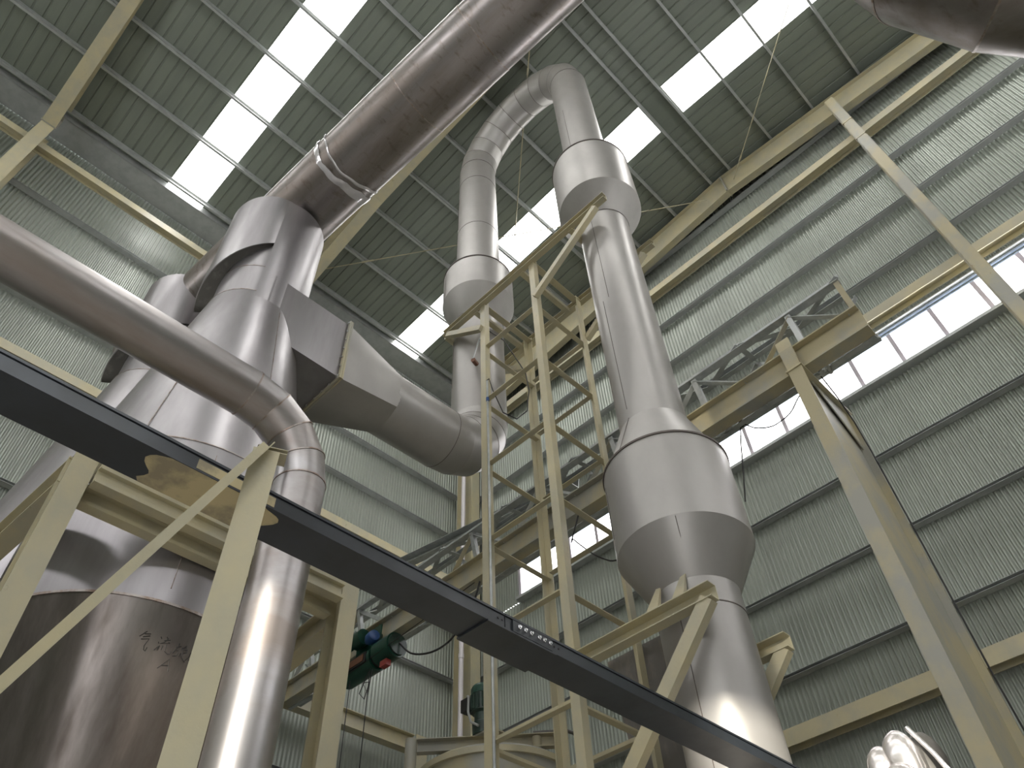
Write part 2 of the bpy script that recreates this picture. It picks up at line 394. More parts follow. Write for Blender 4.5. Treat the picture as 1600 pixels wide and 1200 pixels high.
for p0, p1, lab in (((-3.36, 4.95, 20.95), (-7.5, 8.57, 21.15), 'yellow tie rod hanging across the roof left of the second rooflight'),
                    ((-12.0, 5.0, 20.7), (-2.9, 11.5, 20.95), 'long yellow tie rod crossing behind the pipe bend to the gable rafter'),
                    ((-2.02, 11.55, 21.0), (1.5, 8.9, 21.35), 'yellow tie rod rising from the gable rafter to the right rooflight')):
    mb = MB().tube([p0, p1], .014, 8)
    mid = Vector(p0).lerp(Vector(p1), .12); mid2 = Vector(p0).lerp(Vector(p1), .15)
    mb.tube([mid, mid2], .026, 8)
    tag(mb.build('tie_rod', 'cream', None, 40), lab, 'tie rod')

# ------------------------------------------------------------------ pipework: clad drying duct
DR = (-3.165, 5.85); DL = (-6.165, 5.85)
dd = thing('drying_duct', (DR[0], DR[1], 0), 'light grey clad drying duct with swollen chambers looping up and over to the cyclone', 'duct')
def ring(cx, cy, z, r, par=dd, mt='seam', w=.006):
    MB().lathe(cx, cy, [(z - w, r), (z - w, r + .004), (z + w, r + .004), (z + w, r)], 48).build('seam', mt, par, 40)
def vseam(cx, cy, ang, r, z0, z1, r2=None, par=dd, mt='seam'):
    a = math.radians(ang); r2 = r2 or r
    p0 = (cx + (r + .001) * math.cos(a), cy + (r + .001) * math.sin(a), z0); p1 = (cx + (r2 + .001) * math.cos(a), cy + (r2 + .001) * math.sin(a), z1)
    MB().tube([p0, p1], .004, 5).build('seam', mt, par)
def chamber(cx, cy, r, R, zt, zr, zb, zc):
    MB().lathe(cx, cy, [(zt, r + .002), (zr - .01, R - .03)], 64).build('chamber_cone', 'clad', dd, 30)
    MB().lathe(cx, cy, [(zr - .012, R - .035), (zr - .012, R + .012), (zr + .012, R + .012), (zr + .012, R - .035)], 64).build('rim', 'seam', dd, 30)
    MB().lathe(cx, cy, [(zr, R), (zb, R)], 64).build('chamber', 'clad', dd, 30)
    MB().lathe(cx, cy, [(zb, R), (zc, r + .002)], 64).build('chamber_cone', 'clad', dd, 30)
# right leg
MB().lathe(*DR, [(0, .41), (5.49, .41)], 64).build('pipe_section', 'clad', dd, 40)
MB().lathe(*DR, [(5.49, .412), (5.80, .412)], 64).build('pipe_section', 'clad', dd, 40)
chamber(*DR, .41, .69, 8.02, 7.35, 6.27, 5.75)
MB().lathe(*DR, [(7.9, .402), (12.8, .402)], 64).build('pipe_section', 'clad', dd, 40)
chamber(*DR, .402, .69, 14.95, 14.74, 13.27, 12.72)
MB().lathe(*DR, [(14.7, .402), (19.22, .402)], 64).build('pipe_section', 'clad', dd, 40)
for z in (5.49,): ring(*DR, z, .41)
ring(*DR, 12.72, .405); ring(*DR, 19.22, .403)
for ang, r, z0, z1, r2 in ((-88, .41, 2.0, 5.4, None), (-100, .402, 8.2, 10.4, None), (-85, .402, 10.4, 12.5, None), (-62, .41, 5.8, 6.25, .69), (-95, .402, 15.2, 17.2, None), (-135, .69, 6.5, 7.2, None), (-100, .402, 8.05, 7.4, .66)):
    vseam(*DR, ang, r, z0, z1, r2)
# left leg
MB().lathe(*DL, [(14.3, .445), (19.22, .425)], 64).build('pipe_section', 'clad', dd, 40)
chamber(*DL, .447, .675, 14.62, 14.45, 13.6, 12.98)
MB().lathe(*DL, [(10.4, .452), (13.0, .452)], 64).build('pipe_section', 'clad', dd, 40)
for z, r in ((18.35, .43), (19.22, .427), (12.98, .452), (16.2, .437)): ring(*DL, z, r)
for ang, z0, z1 in ((-120, 16.4, 17.8), (-112, 14.7, 16.2), (-118, 11.2, 12.7)): vseam(*DL, ang, .44 if z0 > 13 else .453, z0, z1, .432 if z0 > 13 else None)
vseam(*DL, -110, .675, 13.65, 14.4)
# return bend in mitred segments
NB = 9
cxb = (DR[0] + DL[0]) / 2; Rb = (DR[0] - DL[0]) / 2
def bp(t, rr=0): return Vector((cxb - (Rb + rr) * math.cos(t), 5.85, 19.22 + (Rb + rr) * math.sin(t)))
for i in range(NB):
    t0, t1 = PI * i / NB, PI * (i + 1) / NB
    r0 = .427 - .025 * i / NB; r1 = .427 - .025 * (i + 1) / NB
    vs = []; sg = 48
    for t, r in ((t0, r0), (t1, r1)):
        c = bp(t); e = Vector((-math.cos(t), 0, math.sin(t)))
        vs += [c + (e * math.cos(q) + Vector((0, 1, 0)) * math.sin(q)) * r for q in [2 * PI * j / sg for j in range(sg)]]
    MB().add(vs, [(j, (j + 1) % sg, sg + (j + 1) % sg, sg + j) for j in range(sg)]).build('bend_segment', 'clad', dd, 40)
    if i:
        c = bp(t0); dv = Vector((math.sin(t0), 0, math.cos(t0)))
        MB().tube([c - dv * .006, c + dv * .006], r0 + .004, 48, False).build('seam', 'seam', dd, 40)
# lower elbow and transition to the rectangular flange
ZE = 9.62; RE = .78
pts = []
for i in range(6):
    t = PI / 2 * i / 5
    pts.append((DL[0], DL[1] - RE + RE * math.cos(t), ZE + RE - RE * math.sin(t)))
pts.append((DL[0] - .02, 4.0, ZE))
mitre(pts, .452, 'elbow_segment', 'clad', dd, 48, .003, 'seam', .004, (0, 4))
FX0, FX1, FZ0, FZ1, FY = -6.76, -5.79, 9.07, 10.16, 3.08
sg = 64; ci = []; rc = []
for j in range(sg):
    a = 2 * PI * j / sg + PI / 4
    ci.append((DL[0] - .02 + .452 * math.cos(a), 4.05, ZE + .452 * math.sin(a)))
for q in range(4):
    cs = [(FX1, FZ1), (FX0, FZ1), (FX0, FZ0), (FX1, FZ0)]
    for j in range(16):
        a = cs[q]; b = cs[(q + 1) % 4]; u = j / 16
        rc.append((a[0] + (b[0] - a[0]) * u, FY + .03, a[1] + (b[1] - a[1]) * u))
MB().add(ci + rc, [(j, (j + 1) % sg, sg + (j + 1) % sg, sg + j) for j in range(sg)]).build('transition', 'clad', dd, 22)
def rectframe(x0, x1, z0, z1, y0, y1, w):
    return MB().box(x0 - w, x1 + w, y0, y1, z1, z1 + w).box(x0 - w, x1 + w, y0, y1, z0 - w, z0).box(x0 - w, x0, y0, y1, z0, z1).box(x1, x1 + w, y0, y1, z0, z1)
rectframe(FX0, FX1, FZ0, FZ1, FY + .012, FY + .035, .045).build('flange', 'creamold', dd)

# ------------------------------------------------------------------ cyclones
def cyclone(cx, cy, dz, lab, hand=False):
    t = thing('cyclone', (cx, cy, 0), lab, 'cyclone')
    face = math.atan2(-cy, -cx)          # direction that looks back into the hall
    sgn = 64
    # outlet scroll: wall whose radius and lower edge change around it
    def scroll(name, f_r, f_zb, zt, a0, a1, n=72):
        vs = []; fs = []
        for i in range(n + 1):
            a = a0 + (a1 - a0) * i / n
            r = f_r(a); zb = f_zb(a); c, s = math.cos(face + a), math.sin(face + a)
            for rr, z in ((r, zb), (r, zt), (r - .012, zt), (r - .012, zb), (.54, zb + .01)):
                vs.append((cx + rr * c, cy + rr * s, z))
        for i in range(n):
            for a_, b_ in ((0, 1), (1, 2), (3, 0)):
                fs.append((5*i + a_, 5*i + 5 + a_, 5*i + 5 + b_, 5*i + b_))
        MB().add(vs, fs).build(name, 'steel', t, 40)
        # underside plate
        MB().add([vs[5*i + q] for i in range(n + 1) for q in (3, 4)], [(2*i, 2*i+1, 2*i+3, 2*i+2) for i in range(n)]).build('scroll_floor', 'dark', t, 40)
    L = lambda a: min(max(-a / 1.9, 0), 1)
    scroll('outlet_scroll', lambda a: .575 + .2 * L(a) ** .8, lambda a: 10.93 + dz - .95 * L(a), 12.05 + dz, -1.95, 2.4)
    MB().lathe(cx, cy, [(12.04 + dz, .77 * .75), (12.06 + dz, .3)], sgn).build('scroll_roof', 'steel', t, 40)
    MB().lathe(cx, cy, [(9.7 + dz, .548), (10.35 + dz, .548)], sgn).build('outlet_cylinder', 'steel', t, 40)
    MB().lathe(cx, cy, [(10.33 + dz, .545), (12.0 + dz, .545)], sgn).build('outlet_cylinder', 'steel', t, 40)
    MB().lathe(cx, cy, [(9.75 + dz, .552), (9.75 + dz, .575), (6.6 + dz, 1.13)], sgn).build('body_cone', 'steel', t, 30)
    MB().lathe(cx, cy, [(6.6 + dz, 1.132), (4.97 + dz, 1.15)], sgn).build('barrel', 'steel', t, 30)
    MB().lathe(cx, cy, [(4.985 + dz, 1.15), (4.985 + dz, 1.158), (4.965 + dz, 1.158), (4.965 + dz, 1.15)], sgn).build('rim', 'weld', t, 30)
    MB().lathe(cx, cy, [(4.97 + dz, 1.15), (1.2, .2)], sgn).build('lower_cone', 'steelcone_darkened', t, 30)
    MB().lathe(cx, cy, [(1.2, .2), (.6, .2)], 32).build('discharge_spout', 'steelcone_darkened', t, 30)
    for z, r in ((11.0 + dz, None), (10.34 + dz, .549), (9.75 + dz, .577), (6.6 + dz, 1.135)):
        if r: MB().lathe(cx, cy, [(z - .006, r), (z - .006, r + .003), (z + .006, r + .003), (z + .006, r)], sgn).build('weld_seam', 'weld', t, 40)
    for a, z0, z1, r0, r1 in ((.35, 10.4, 12.0, .578, .578), (.2, 9.8, 10.3, .549, .549), (-.5, 6.7, 8.2, 1.12, .85), (.45, 7.2, 9.5, 1.03, .62), (.1, 5.1, 6.5, 1.15, 1.133)):
        c, s = math.cos(face + a), math.sin(face + a)
        MB().tube([(cx + r0 * c, cy + r0 * s, z0 + dz), (cx + r1 * c, cy + r1 * s, z1 + dz)], .004, 5).build('weld_seam', 'weld', t)
    return t
AX, AY = -6.39, 2.015
ca = cyclone(AX, AY, 0, 'large stainless steel cyclone with marker writing on its lower cone, behind the cream frame')
# inlet of cyclone A: part of a larger wall plus the square duct to the flange
vs = []; n = 30
for i in range(n + 1):
    a = math.radians(-25 + 130 * i / n)
    for z in (9.3, 12.0): vs.append((AX + .60 * math.cos(a), AY + .60 * math.sin(a), z))
MB().add(vs, [(2*i, 2*i+2, 2*i+3, 2*i+1) for i in range(n)]).build('inlet_scroll', 'steel', ca, 40)
dx0, dx1 = FX0 + .005, FX1 - .005
MB().add([(dx1, AY - .1, FZ0), (dx1, FY, FZ0), (dx1, FY, FZ1), (dx1, AY - .1, FZ1), (dx0, AY, FZ0), (dx0, FY, FZ0), (dx0, FY, FZ1), (dx0, AY, FZ1)],
         [(0, 1, 2, 3), (4, 7, 6, 5), (3, 2, 6, 7), (0, 4, 5, 1)]).build('inlet_duct', 'steel', ca)
ifl = rectframe(FX0, FX1, FZ0, FZ1, FY - .02, FY + .008, .045).build('inlet_flange', 'creamold', ca)
bolt = MB()
for i in range(7):
    for (x, z) in ((FX1 + .022, FZ0 + (FZ1 - FZ0) * i / 6), (FX0 + (FX1 - FX0) * i / 6, FZ0 - .022)):
        b = MB().tube([(x, FY - .045, z), (x, FY - .02, z)], .014, 6).build('flange_bolt', 'bolt', ifl)
# handwriting on the lower cone (marker strokes as angle, height on the cone)
ST = [[(-16.5, 4.709), (-15.1, 4.739), (-14.4, 4.754)], [(-15.0, 4.734), (-12.8, 4.742)], [(-15.2, 4.711), (-12.8, 4.728)], [(-15.6, 4.694), (-12.8, 4.707), (-13.7, 4.655), (-13.4, 4.629), (-12.7, 4.623), (-12.5, 4.649)], [(-9.0, 4.742), (-8.5, 4.729)], [(-9.2, 4.705), (-9.0, 4.694)], [(-9.8, 4.645), (-8.7, 4.674)], [(-6.9, 4.752), (-6.2, 4.737)], [(-7.4, 4.723), (-5.3, 4.738)], [(-6.1, 4.746), (-7.1, 4.712), (-8.5, 4.697), (-5.1, 4.716), (-5.7, 4.721)], [(-8.4, 4.681), (-8.7, 4.648)], [(-7.2, 4.688), (-7.3, 4.658)], [(-6.0, 4.702), (-5.9, 4.656), (-4.4, 4.642), (-3.7, 4.648), (-3.6, 4.669)], [(-1.6, 4.738), (-1.4, 4.715)], [(-2.2, 4.705), (-0.5, 4.722)], [(-1.8, 4.708), (-2.8, 4.661)], [(-1.7, 4.684), (-0.9, 4.689), (-1.0, 4.653), (-2.4, 4.642)], [(1.4, 4.739), (0.0, 4.699)], [(0.0, 4.711), (1.7, 4.727)], [(1.0, 4.706), (2.3, 4.715), (2.3, 4.694), (1.2, 4.683)], [(0.1, 4.676), (0.0, 4.651)], [(0.2, 4.681), (1.1, 4.654), (3.1, 4.631)], [(0.7, 4.704), (0.9, 4.673)], [(4.0, 4.706), (3.9, 4.673), (2.9, 4.642)], [(4.0, 4.706), (6.9, 4.715), (6.5, 4.65), (8.3, 4.623), (9.5, 4.627)], [(6.4, 4.694), (4.1, 4.654)], [(4.7, 4.678), (6.7, 4.664)], [(7.9, 4.716), (6.9, 4.67)], [(-6.1, 4.536), (-3.0, 4.617), (-1.8, 4.537)], [(-5.1, 4.562), (-2.4, 4.575)]]
hw = MB()
for st in ST:
    P = []
    for a, z in st:
        r = .2 + (z - 1.2) * .95 / 3.77 + .001; a = math.radians(a)
        P.append((AX + r * math.cos(a), AY + r * math.sin(a), z))
    hw.tube(P, .0032, 5)
o = hw.build('handwriting', 'ink', ca); o['label'] = 'black marker characters and the letter A'; o['kind'] = 'stuff'
cb = cyclone(-8.76, 1.8, .35, 'second stainless steel cyclone, farther left behind the one with writing')

# header duct over both cyclones
P0 = Vector((-10.2, 1.715, 12.14)); P1 = Vector((3.2, 2.96, 13.70))
hd = thing('header_duct', P0, 'big stained stainless header duct running overhead from the cyclone tops', 'duct')
P = [P0.lerp(P1, u) for u in (0, .42, .58, .80, 1)]
for i in range(4): MB().tube([P[i], P[i + 1]], .545 if i % 2 == 0 else .549, 64, False).build('duct_section', 'duct', hd, 40)
for u in (.485, .58, .80): 
    c = P0.lerp(P1, u); d = (P1 - P0).normalized() * .008
    MB().tube([c - d, c + d], .553, 64, False).build('weld_seam', 'weld', hd, 40)
MB().tube([P0 - (P1 - P0).normalized() * .01, P0], .545, 64).build('end_cap', 'duct', hd, 40)
# crumpled plastic film wrapped round the duct
dv = (P1 - P0).normalized(); e1 = dv.cross(Vector((0, 0, 1))).normalized(); e2 = e1.cross(dv)
for w0, off, wd, cls in ((P0 + dv * 5.0, 0, .09, 1), (P0 + dv * 5.12, .05, .035, 2)):
    vs = []; n = 90
    rnd = random.Random(cls)
    for i in range(n):
        a = 2 * PI * i / n
        wob = .03 * math.sin(3 * a + cls) + .008 * math.sin(11 * a) + off
        ww = wd * (.8 + .9 * max(0, math.cos(a - 3.6)) + .25 * rnd.random())
        for q in range(4):
            rr = .555 + (.012 * rnd.random() if 0 < q < 3 else 0)
            vs.append(w0 + dv * (wob + ww * (q / 3 - .5)) + (e1 * math.cos(a) + e2 * math.sin(a)) * rr)
    fs = [(4*i + q, 4*i + q + 1, 4*((i + 1) % n) + q + 1, 4*((i + 1) % n) + q) for i in range(n) for q in range(3)]
    MB().add(vs, fs).build('film_wrap', 'tape', hd, 60)
# outlet stubs from the cyclones into the header belong to the cyclones
for cx, cy, t, zt in ((AX, AY, ca, 12.4), (-8.76, 1.8, cb, 12.5)):
    MB().lathe(cx, cy, [(11.9, .42), (zt, .42)], 48).build('outlet_stub', 'steel', t, 40)

# vessel at the upper right, overhead
vt = thing('overhead_duct', (2.0, 3.4, 7.0), 'brownish stainless duct end overhead at the upper right corner', 'duct')
VP = [(1.22, 2.0, 9.6), (1.42, 2.98, 7.4), (1.62, 3.22, 7.02), (1.95, 3.6, 6.93), (4.9, 7.1, 6.93)]
mitre(VP, [.66, .62, .62, .62, .62], 'duct_section', 'duct', vt, 56, .004, 'weld', .008, (0,))

# small pipe from the left with an elbow down in front of the cyclone
PXS = -4.3; PZ = 6.33; PY = 2.14; RP = .2
sp = thing('stainless_pipe', (PXS, PY, 0), 'narrow stainless pipe coming from the left and turning down before the cyclone', 'pipe')
MB().tube([(PXS, -6.5, PZ), (PXS, PY - .62, PZ)], RP, 40).build('pipe_run', 'pipe', sp, 40)
pts = [(PXS, PY - .62 + .62 * math.sin(t), PZ - .62 + .62 * math.cos(t)) for t in [PI / 2 * i / 4 for i in range(5)]]
mitre([(PXS, PY - .75, PZ)] + pts + [(PXS, PY, PZ - .8)], RP + .001, 'elbow_segment', 'pipe', sp, 40, .005, 'weld', .006, (0,))
MB().tube([pts[4], (PXS, PY, .0)], RP, 40).build('pipe_run', 'pipe', sp, 40)
MB().tube([(PXS, PY, 5.1), (PXS, PY, 5.115)], RP + .005, 40, False).build('weld_seam', 'weld', sp, 40)

# dark painted beam crossing in front
gb = thing('dark_beam', (-2.6, 0, 0), 'dark blue-grey painted steel beam crossing the view from left to bottom right', 'beam')
BX = -2.5; BW = .22; BZ = 3.81
def cbeam(y0, y1):
    mb = MB()
    mb.box(BX - BW, BX, y0, y1, BZ - .01, BZ)                   # underside
    mb.box(BX - .008, BX, y0, y1, BZ, BZ + .058)
    mb.box(BX - BW, BX - BW + .008, y0, y1, BZ, BZ + .058)
    mb.box(BX - .03, BX + .006, y0, y1, BZ + .062, BZ + .075)
    return mb.build('beam_section', 'navy', gb)
cbeam(-6, 2.545); cbeam(2.552, 6.6)
spl = MB().box(BX - BW - .01, BX + .008, 2.42, 2.93, BZ - .022, BZ - .011).box(BX + .001, BX + .01, 2.60, 2.90, BZ - .01, BZ + .055).build('splice_plate', 'navy', gb)
for y in (2.64, 2.685, 2.73, 2.79, 2.83, 2.875):
    MB().tube([(BX + .010, y, BZ + .024), (BX + .020, y, BZ + .024)], .012, 6).tube([(BX + .020, y, BZ + .024), (BX + .029, y, BZ + .024)], .007, 8).build('bolt', 'bolt', spl)
for y in (2.50, 2.53, 2.925, 2.96):
    MB().tube([(BX + .001, y, BZ + .03), (BX + .004, y, BZ + .03)], .006, 8).build('bolt_hole', 'black', gb)
pm = MB(); n = 40; vs = []
for i in range(n):
    a = 2 * PI * i / n; rr = 1 + .12 * math.sin(3 * a + 1) + .06 * math.sin(7 * a)
    vs.append((BX - BW / 2 + .107 * max(-1, min(1, 1.3 * math.sin(a) * rr)), .905 + .28 * max(-1, min(1, 1.25 * math.cos(a))) * (1 + .1 * math.sin(5 * a)), BZ - .0105))
pm.add(vs + [(x, y, z - .002) for x, y, z in vs], [tuple(range(n)), tuple(range(2*n - 1, n - 1, -1))] + [(i, n + i, n + (i+1) % n, (i+1) % n) for i in range(n)])
pm.box(BX, BX + .002, .78, 1.15, BZ, BZ + .05)
pm.build('primer_patch', 'patch', gb)

# ------------------------------------------------------------------ square tower between the duct legs
TX0, TX1, TY0, TY1, TZ = -5.53, -4.27, 5.29, 6.45, 12.65
tw = thing('lattice_tower', ((TX0 + TX1) / 2, (TY0 + TY1) / 2, 0), 'tall cream square tower of angle steel standing between the two duct legs', 'tower')
PW = .11
for x in (TX0, TX1):
    for y in (TY0, TY1):
        sx = 1 if x == TX0 else -1; sy = 1 if y == TY0 else -1
        mb = MB().box(min(x, x + sx * PW), max(x, x + sx * PW), min(y, y + sy * .012), max(y, y + sy * .012), 0, TZ - .1)
        mb.box(min(x, x + sx * .012), max(x, x + sx * .012), min(y + sy * .012, y + sy * PW), max(y + sy * .012, y + sy * PW), 0, TZ - .1)
        if (x, y) in ((TX1, TY0), (TX0, TY0)):
            mb = MB().box(min(x, x + sx * PW), max(x, x + sx * PW), min(y, y + sy * PW * .9), max(y, y + sy * PW * .9), 0, TZ - .1)
        mb.build('post', 'cream', tw)
for z in (11.35, 10.1, 8.8, 7.55, 6.28, 5.07, 3.8, 2.5, 1.2):
    e = .08
    for y in (TY0 + .045, TY1 - .045):
        MB().sweep(LA(.078, .078, .01), (TX0 + PW, y, z), (TX1 - PW, y, z)).build('rail', 'cream', tw)
    for x in (TX0 + .045, TX1 - .045):
        MB().sweep(LA(.078, .078, .01), (x, TY0 + PW, z - .06), (x, TY1 - .01, z - .06)).build('rail', 'cream', tw)
for x in (TX0 + .05, TX1 - .05):
    MB().sweep(LA(.11, .1, .012), (x, TY0 + .02, TZ - .12), (x, TY1 - .02, TZ - .12)).build('rail', 'cream', tw)
def arm(y, x0, x1, z, h, nm='bracket_arm', w=.1):
    MB().sweep(CC(w, h, .01), (x0, y, z), (x1, y, z)).build(nm, 'cream', tw)
arm(TY0 - .02, -6.42, -2.70, 12.52, .14); arm(TY1 + .02, -6.42, -2.70, 12.52, .14)
for y in (TY0 - .02, TY1 + .02):
    MB().bar((-6.33, y, 12.43), (TX0 + .05, y, 11.80), .09, .1).build('brace', 'cream', tw)
    MB().bar((-2.9, y, 12.42), (TX1 - .02, y, 11.45), .09, .1).build('brace', 'cream', tw)
    arm(y, TX1 - .02, -2.68, 5.36, .15, 'bracket_arm', .12)
    MB().bar((-2.74, y - .002, 5.30), (TX1 - .02, y - .002, 3.72), .09, .13).build('brace', 'cream', tw)
for x in (-6.15, -3.2, -5.4, -4.3):
    MB().bar((x - .25, TY0, 12.47), (x - .25, TY1, 12.47), .09, .08).build('cross_bearer', 'cream', tw)
for x in (-3.32, -3.03):
    MB().add([(x - .07, TY0 - .04, 5.44), (x + .07, TY0 - .04, 5.44), (x + .02, TY0 + .2, 5.85), (x - .07, TY0 + .02, 5.44), (x + .07, TY0 + .02, 5.44), (x - .02, TY0 + .2, 5.85)],
             [(0, 1, 2), (3, 5, 4), (0, 3, 4, 1), (1, 4, 5, 2), (0, 2, 5, 3)]).build('gusset', 'creamold', tw)
# conduit down the front left post
cd = thing('conduit', (TX0 + .15, TY0, 0), 'thin galvanised conduit clipped to the left tower post', 'conduit')
MB().tube([(TX0 + .15, TY0 - .01, 0), (TX0 + .15, TY0 - .01, 10.4)], .016, 8).build('tube', 'galv', cd, 40)
MB().tube([(TX0 + .15, TY0 - .01, 9.95), (TX0 + .15, TY0 - .01, 10.02)], .024, 8).build('blue_clip', 'blue', cd, 40)
tag(MB().tube([(-5.40, 5.28, 10.42), (-5.36, 5.3, 10.45), (-5.33, 5.34, 10.2), (-5.24, 5.45, 9.72), (-5.12, 5.6, 9.6), (-5.02, 5.72, 9.78), (-5.02, 5.8, 10.3), (-5.15, 5.9, 10.9), (-5.3, 5.6, 11.6), (-5.55, 5.42, 12.0)], .009, 6).build('cable', 'black', None, 40), 'thin black cable looping between tower post and left duct leg', 'cable')
sn = thing('sensor', (-5.75, 5.33, 11.45), 'small dark temperature probe with bent wire on the left duct leg', 'sensor')
MB().tube([(-5.80, 5.46, 11.32), (-5.76, 5.34, 11.30)], .04, 12).build('probe_head', 'brown', sn, 40)
MB().tube([(-5.76, 5.34, 11.33), (-5.6, 5.3, 11.55), (-5.55, 5.3, 11.62), (-5.5, 5.32, 11.5)], .012, 8).build('probe_wire', 'galv', sn, 40)

# old sheet-metal box behind the tower
pb = tag(MB().add([(-4.98, 6.75, 6.22), (-4.12, 6.75, 6.22), (-4.22, 6.75, 4.4), (-4.72, 6.75, 4.4), (-4.98, 7.25, 6.22), (-4.12, 7.25, 6.22), (-4.22, 7.25, 4.4), (-4.72, 7.25, 4.4)],
                  [(0, 3, 2, 1), (4, 5, 6, 7), (0, 1, 5, 4), (1, 2, 6, 5), (2, 3, 7, 6), (3, 0, 4, 7)]).build('sheet_hopper', 'plate'), 'scuffed grey sheet-metal hopper behind the tower beside the big duct', 'hopper')
pl = MB().box(-4.1, -3.86, 6.72, 6.76, 3.2, 6.35).build('backing_plate', 'dark'); tag(pl, 'narrow dark scuffed plate upright between hopper and right duct leg', 'plate')

# ------------------------------------------------------------------ hoist girder
YG = 7.02
hg = thing('hoist_girder', (-6.7, YG, 8.7), 'long hoist girder of a cream I-beam with galvanised lattice, spanning the hall', 'girder')
MB().sweep(I(.2, .42, .02, .014), (-12.72, YG, 8.93), (-.70, YG, 8.93)).build('main_beam', 'creamold', hg)
YF, YR = YG - .12, YG + .30
for (y, z) in ((YF, 9.70),): MB().sweep(LA(.12, .17, .01), (-12.7, y, z), (-.70, y, z)).build('chord', 'galv', hg)
MB().sweep(CC(.08, .1), (-12.7, YR, 9.84), (-.75, YR, 9.84)).build('chord', 'galv', hg)
MB().sweep(LA(.08, .09, .008), (-12.7, YR, 8.86), (-.70, YR, 8.86)).build('chord', 'galv', hg)
nb = 8; bw = 12.0 / nb
for i in range(nb):
    xa = -12.7 + i * bw; xm = xa + bw / 2; xb = xa + bw
    bar = lambda p, q, mt='galv', w=.075: MB().sweep(LA(w, w, .007), p, q).build('lattice_bar', mt, hg)
    bar((xa + .1, YG, 9.14), (xm, YF, 9.62), 'creamold' if i % 2 else 'galv'); bar((xm, YF, 9.62), (xb - .1, YG, 9.14), 'galv')
    bar((xm, YG, 9.14), (xm, YF, 9.62), 'galv')
    bar((xa, YF, 9.74), (xm, YR, 9.82)); bar((xm, YR, 9.82), (xb, YF, 9.76)); bar((xa, YF, 9.74), (xa, YR, 9.82))
    bar((xa, YR, 9.7), (xm, YR, 8.88)); bar((xm, YR, 8.88), (xb, YR, 9.7))
    bar((xa, YG + .1, 8.72), (xm, YR, 8.88)); bar((xm, YR, 8.88), (xb, YG + .1, 8.72)); bar((xm, YG + .1, 8.73), (xm, YR, 8.88))
bar = MB().sweep(LA(.07, .07, .008), (-.74, YF, 9.62), (-.74, YG, 9.14)).build('end_post', 'creamold', hg)
MB().sweep(LA(.08, .08, .008), (-.73, YG + .1, 8.72), (-.73, YR, 8.88)).build('end_bar', 'galv', hg)
tag(MB().sweep(CC(.16, .2, .012), (-13.0, 7.75, 11.5), (-5.6, 7.42, 9.86), (0, 0, 1)).build('sloping_brace', 'galv'), 'grey channel brace sloping down from the left wall to the hoist girder', 'brace')

# electric hoist
eh = thing('electric_hoist', (-9.9, YG, 8.5), 'green electric hoist with blue cap hanging under the girder', 'hoist')
def xt(x0, x1, y, z, r, nm, mt, par=eh, seg=28): return MB().tube([(x0, y, z), (x1, y, z)], r, seg).build(nm, mt, par, 40)
xt(-10.55, -9.72, YG - .12, 8.36, .2, 'drum', 'green')
xt(-9.72, -9.66, YG - .12, 8.36, .16, 'drum_neck', 'black')
xt(-9.66, -9.24, YG - .12, 8.40, .21, 'motor', 'green')
mf = xt(-9.24, -9.2, YG - .12, 8.40, .18, 'fan_cover', 'motor')
MB().box(-10.3, -9.85, YG - .335, YG - .28, 8.30, 8.42).build('rope_window', 'brown', eh)
MB().box(-10.36, -9.79, YG - .325, YG - .30, 8.27, 8.45).build('window_surround', 'black', eh)
MB().tube([(-9.86, YG - .22, 8.68), (-9.84, YG - .25, 8.68), (-9.78, YG - .27, 8.68), (-9.66, YG - .29, 8.68), (-9.63, YG - .30, 8.68)], [.03, .08, .105, .105, .09], 20).build('end_cap', 'blue', eh, 60)
MB().box(-10.3, -9.65, YG - .17, YG - .145, 8.5, 8.95).box(-10.3, -9.65, YG + .145, YG + .17, 8.5, 8.95).build('trolley_plate', 'green', eh)
for x in (-10.15, -9.8):
    for s in (-1, 1): MB().tube([(x, YG + s * .145, 8.80), (x, YG + s * .06, 8.80)], .07, 16).build('trolley_wheel', 'motor', eh, 40)
xt(-10.75, -10.3, YG - .32, 8.78, .11, 'travel_motor', 'green'); xt(-10.2, -9.95, YG - .28, 8.80, .14, 'gearbox', 'green')
MB().box(-9.52, -9.36, YG - .22, YG - .12, 8.08, 8.18).build('limit_switch', 'red', eh)
for (x, z1) in ((-10.33, 1.9), (-9.80, 2.3)):
    MB().tube([(x, YG - .2, 8.2), (x + .02, YG - .2, z1)], .009, 6).build('hanging_rope', 'black', eh)
MB().tube([(-9.75, YG - .25, 8.1), (-9.95, YG - .25, 7.8), (-9.8, YG - .25, 7.65), (-9.7, YG - .25, 7.9), (-9.88, YG - .25, 7.95), (-9.72, YG - .25, 7.7), (-9.66, YG - .25, 8.1)], .009, 6).build('rope_tangle', 'black', eh, 40)
fc = tag(MB().tube(drape([(-9.2, YG - .1, 8.42), (-9.02, YG, 8.2), (-8.62, YG, 8.02), (-8.24, YG, 7.97), (-7.95, YG, 8.05), (-7.6, YG, 8.3), (-7.4, YG, 8.71)]), .016, 8).build('cable', 'black', None, 40), 'sagging black supply cable to the right of the green hoist', 'cable')
tag(MB().tube([(-10.9, YG - .3, 8.2), (-7.2, YG - .3, 8.45)], .007, 6).build('guide_wire', 'black'), 'thin straight guide wire strung behind the green hoist', 'wire')

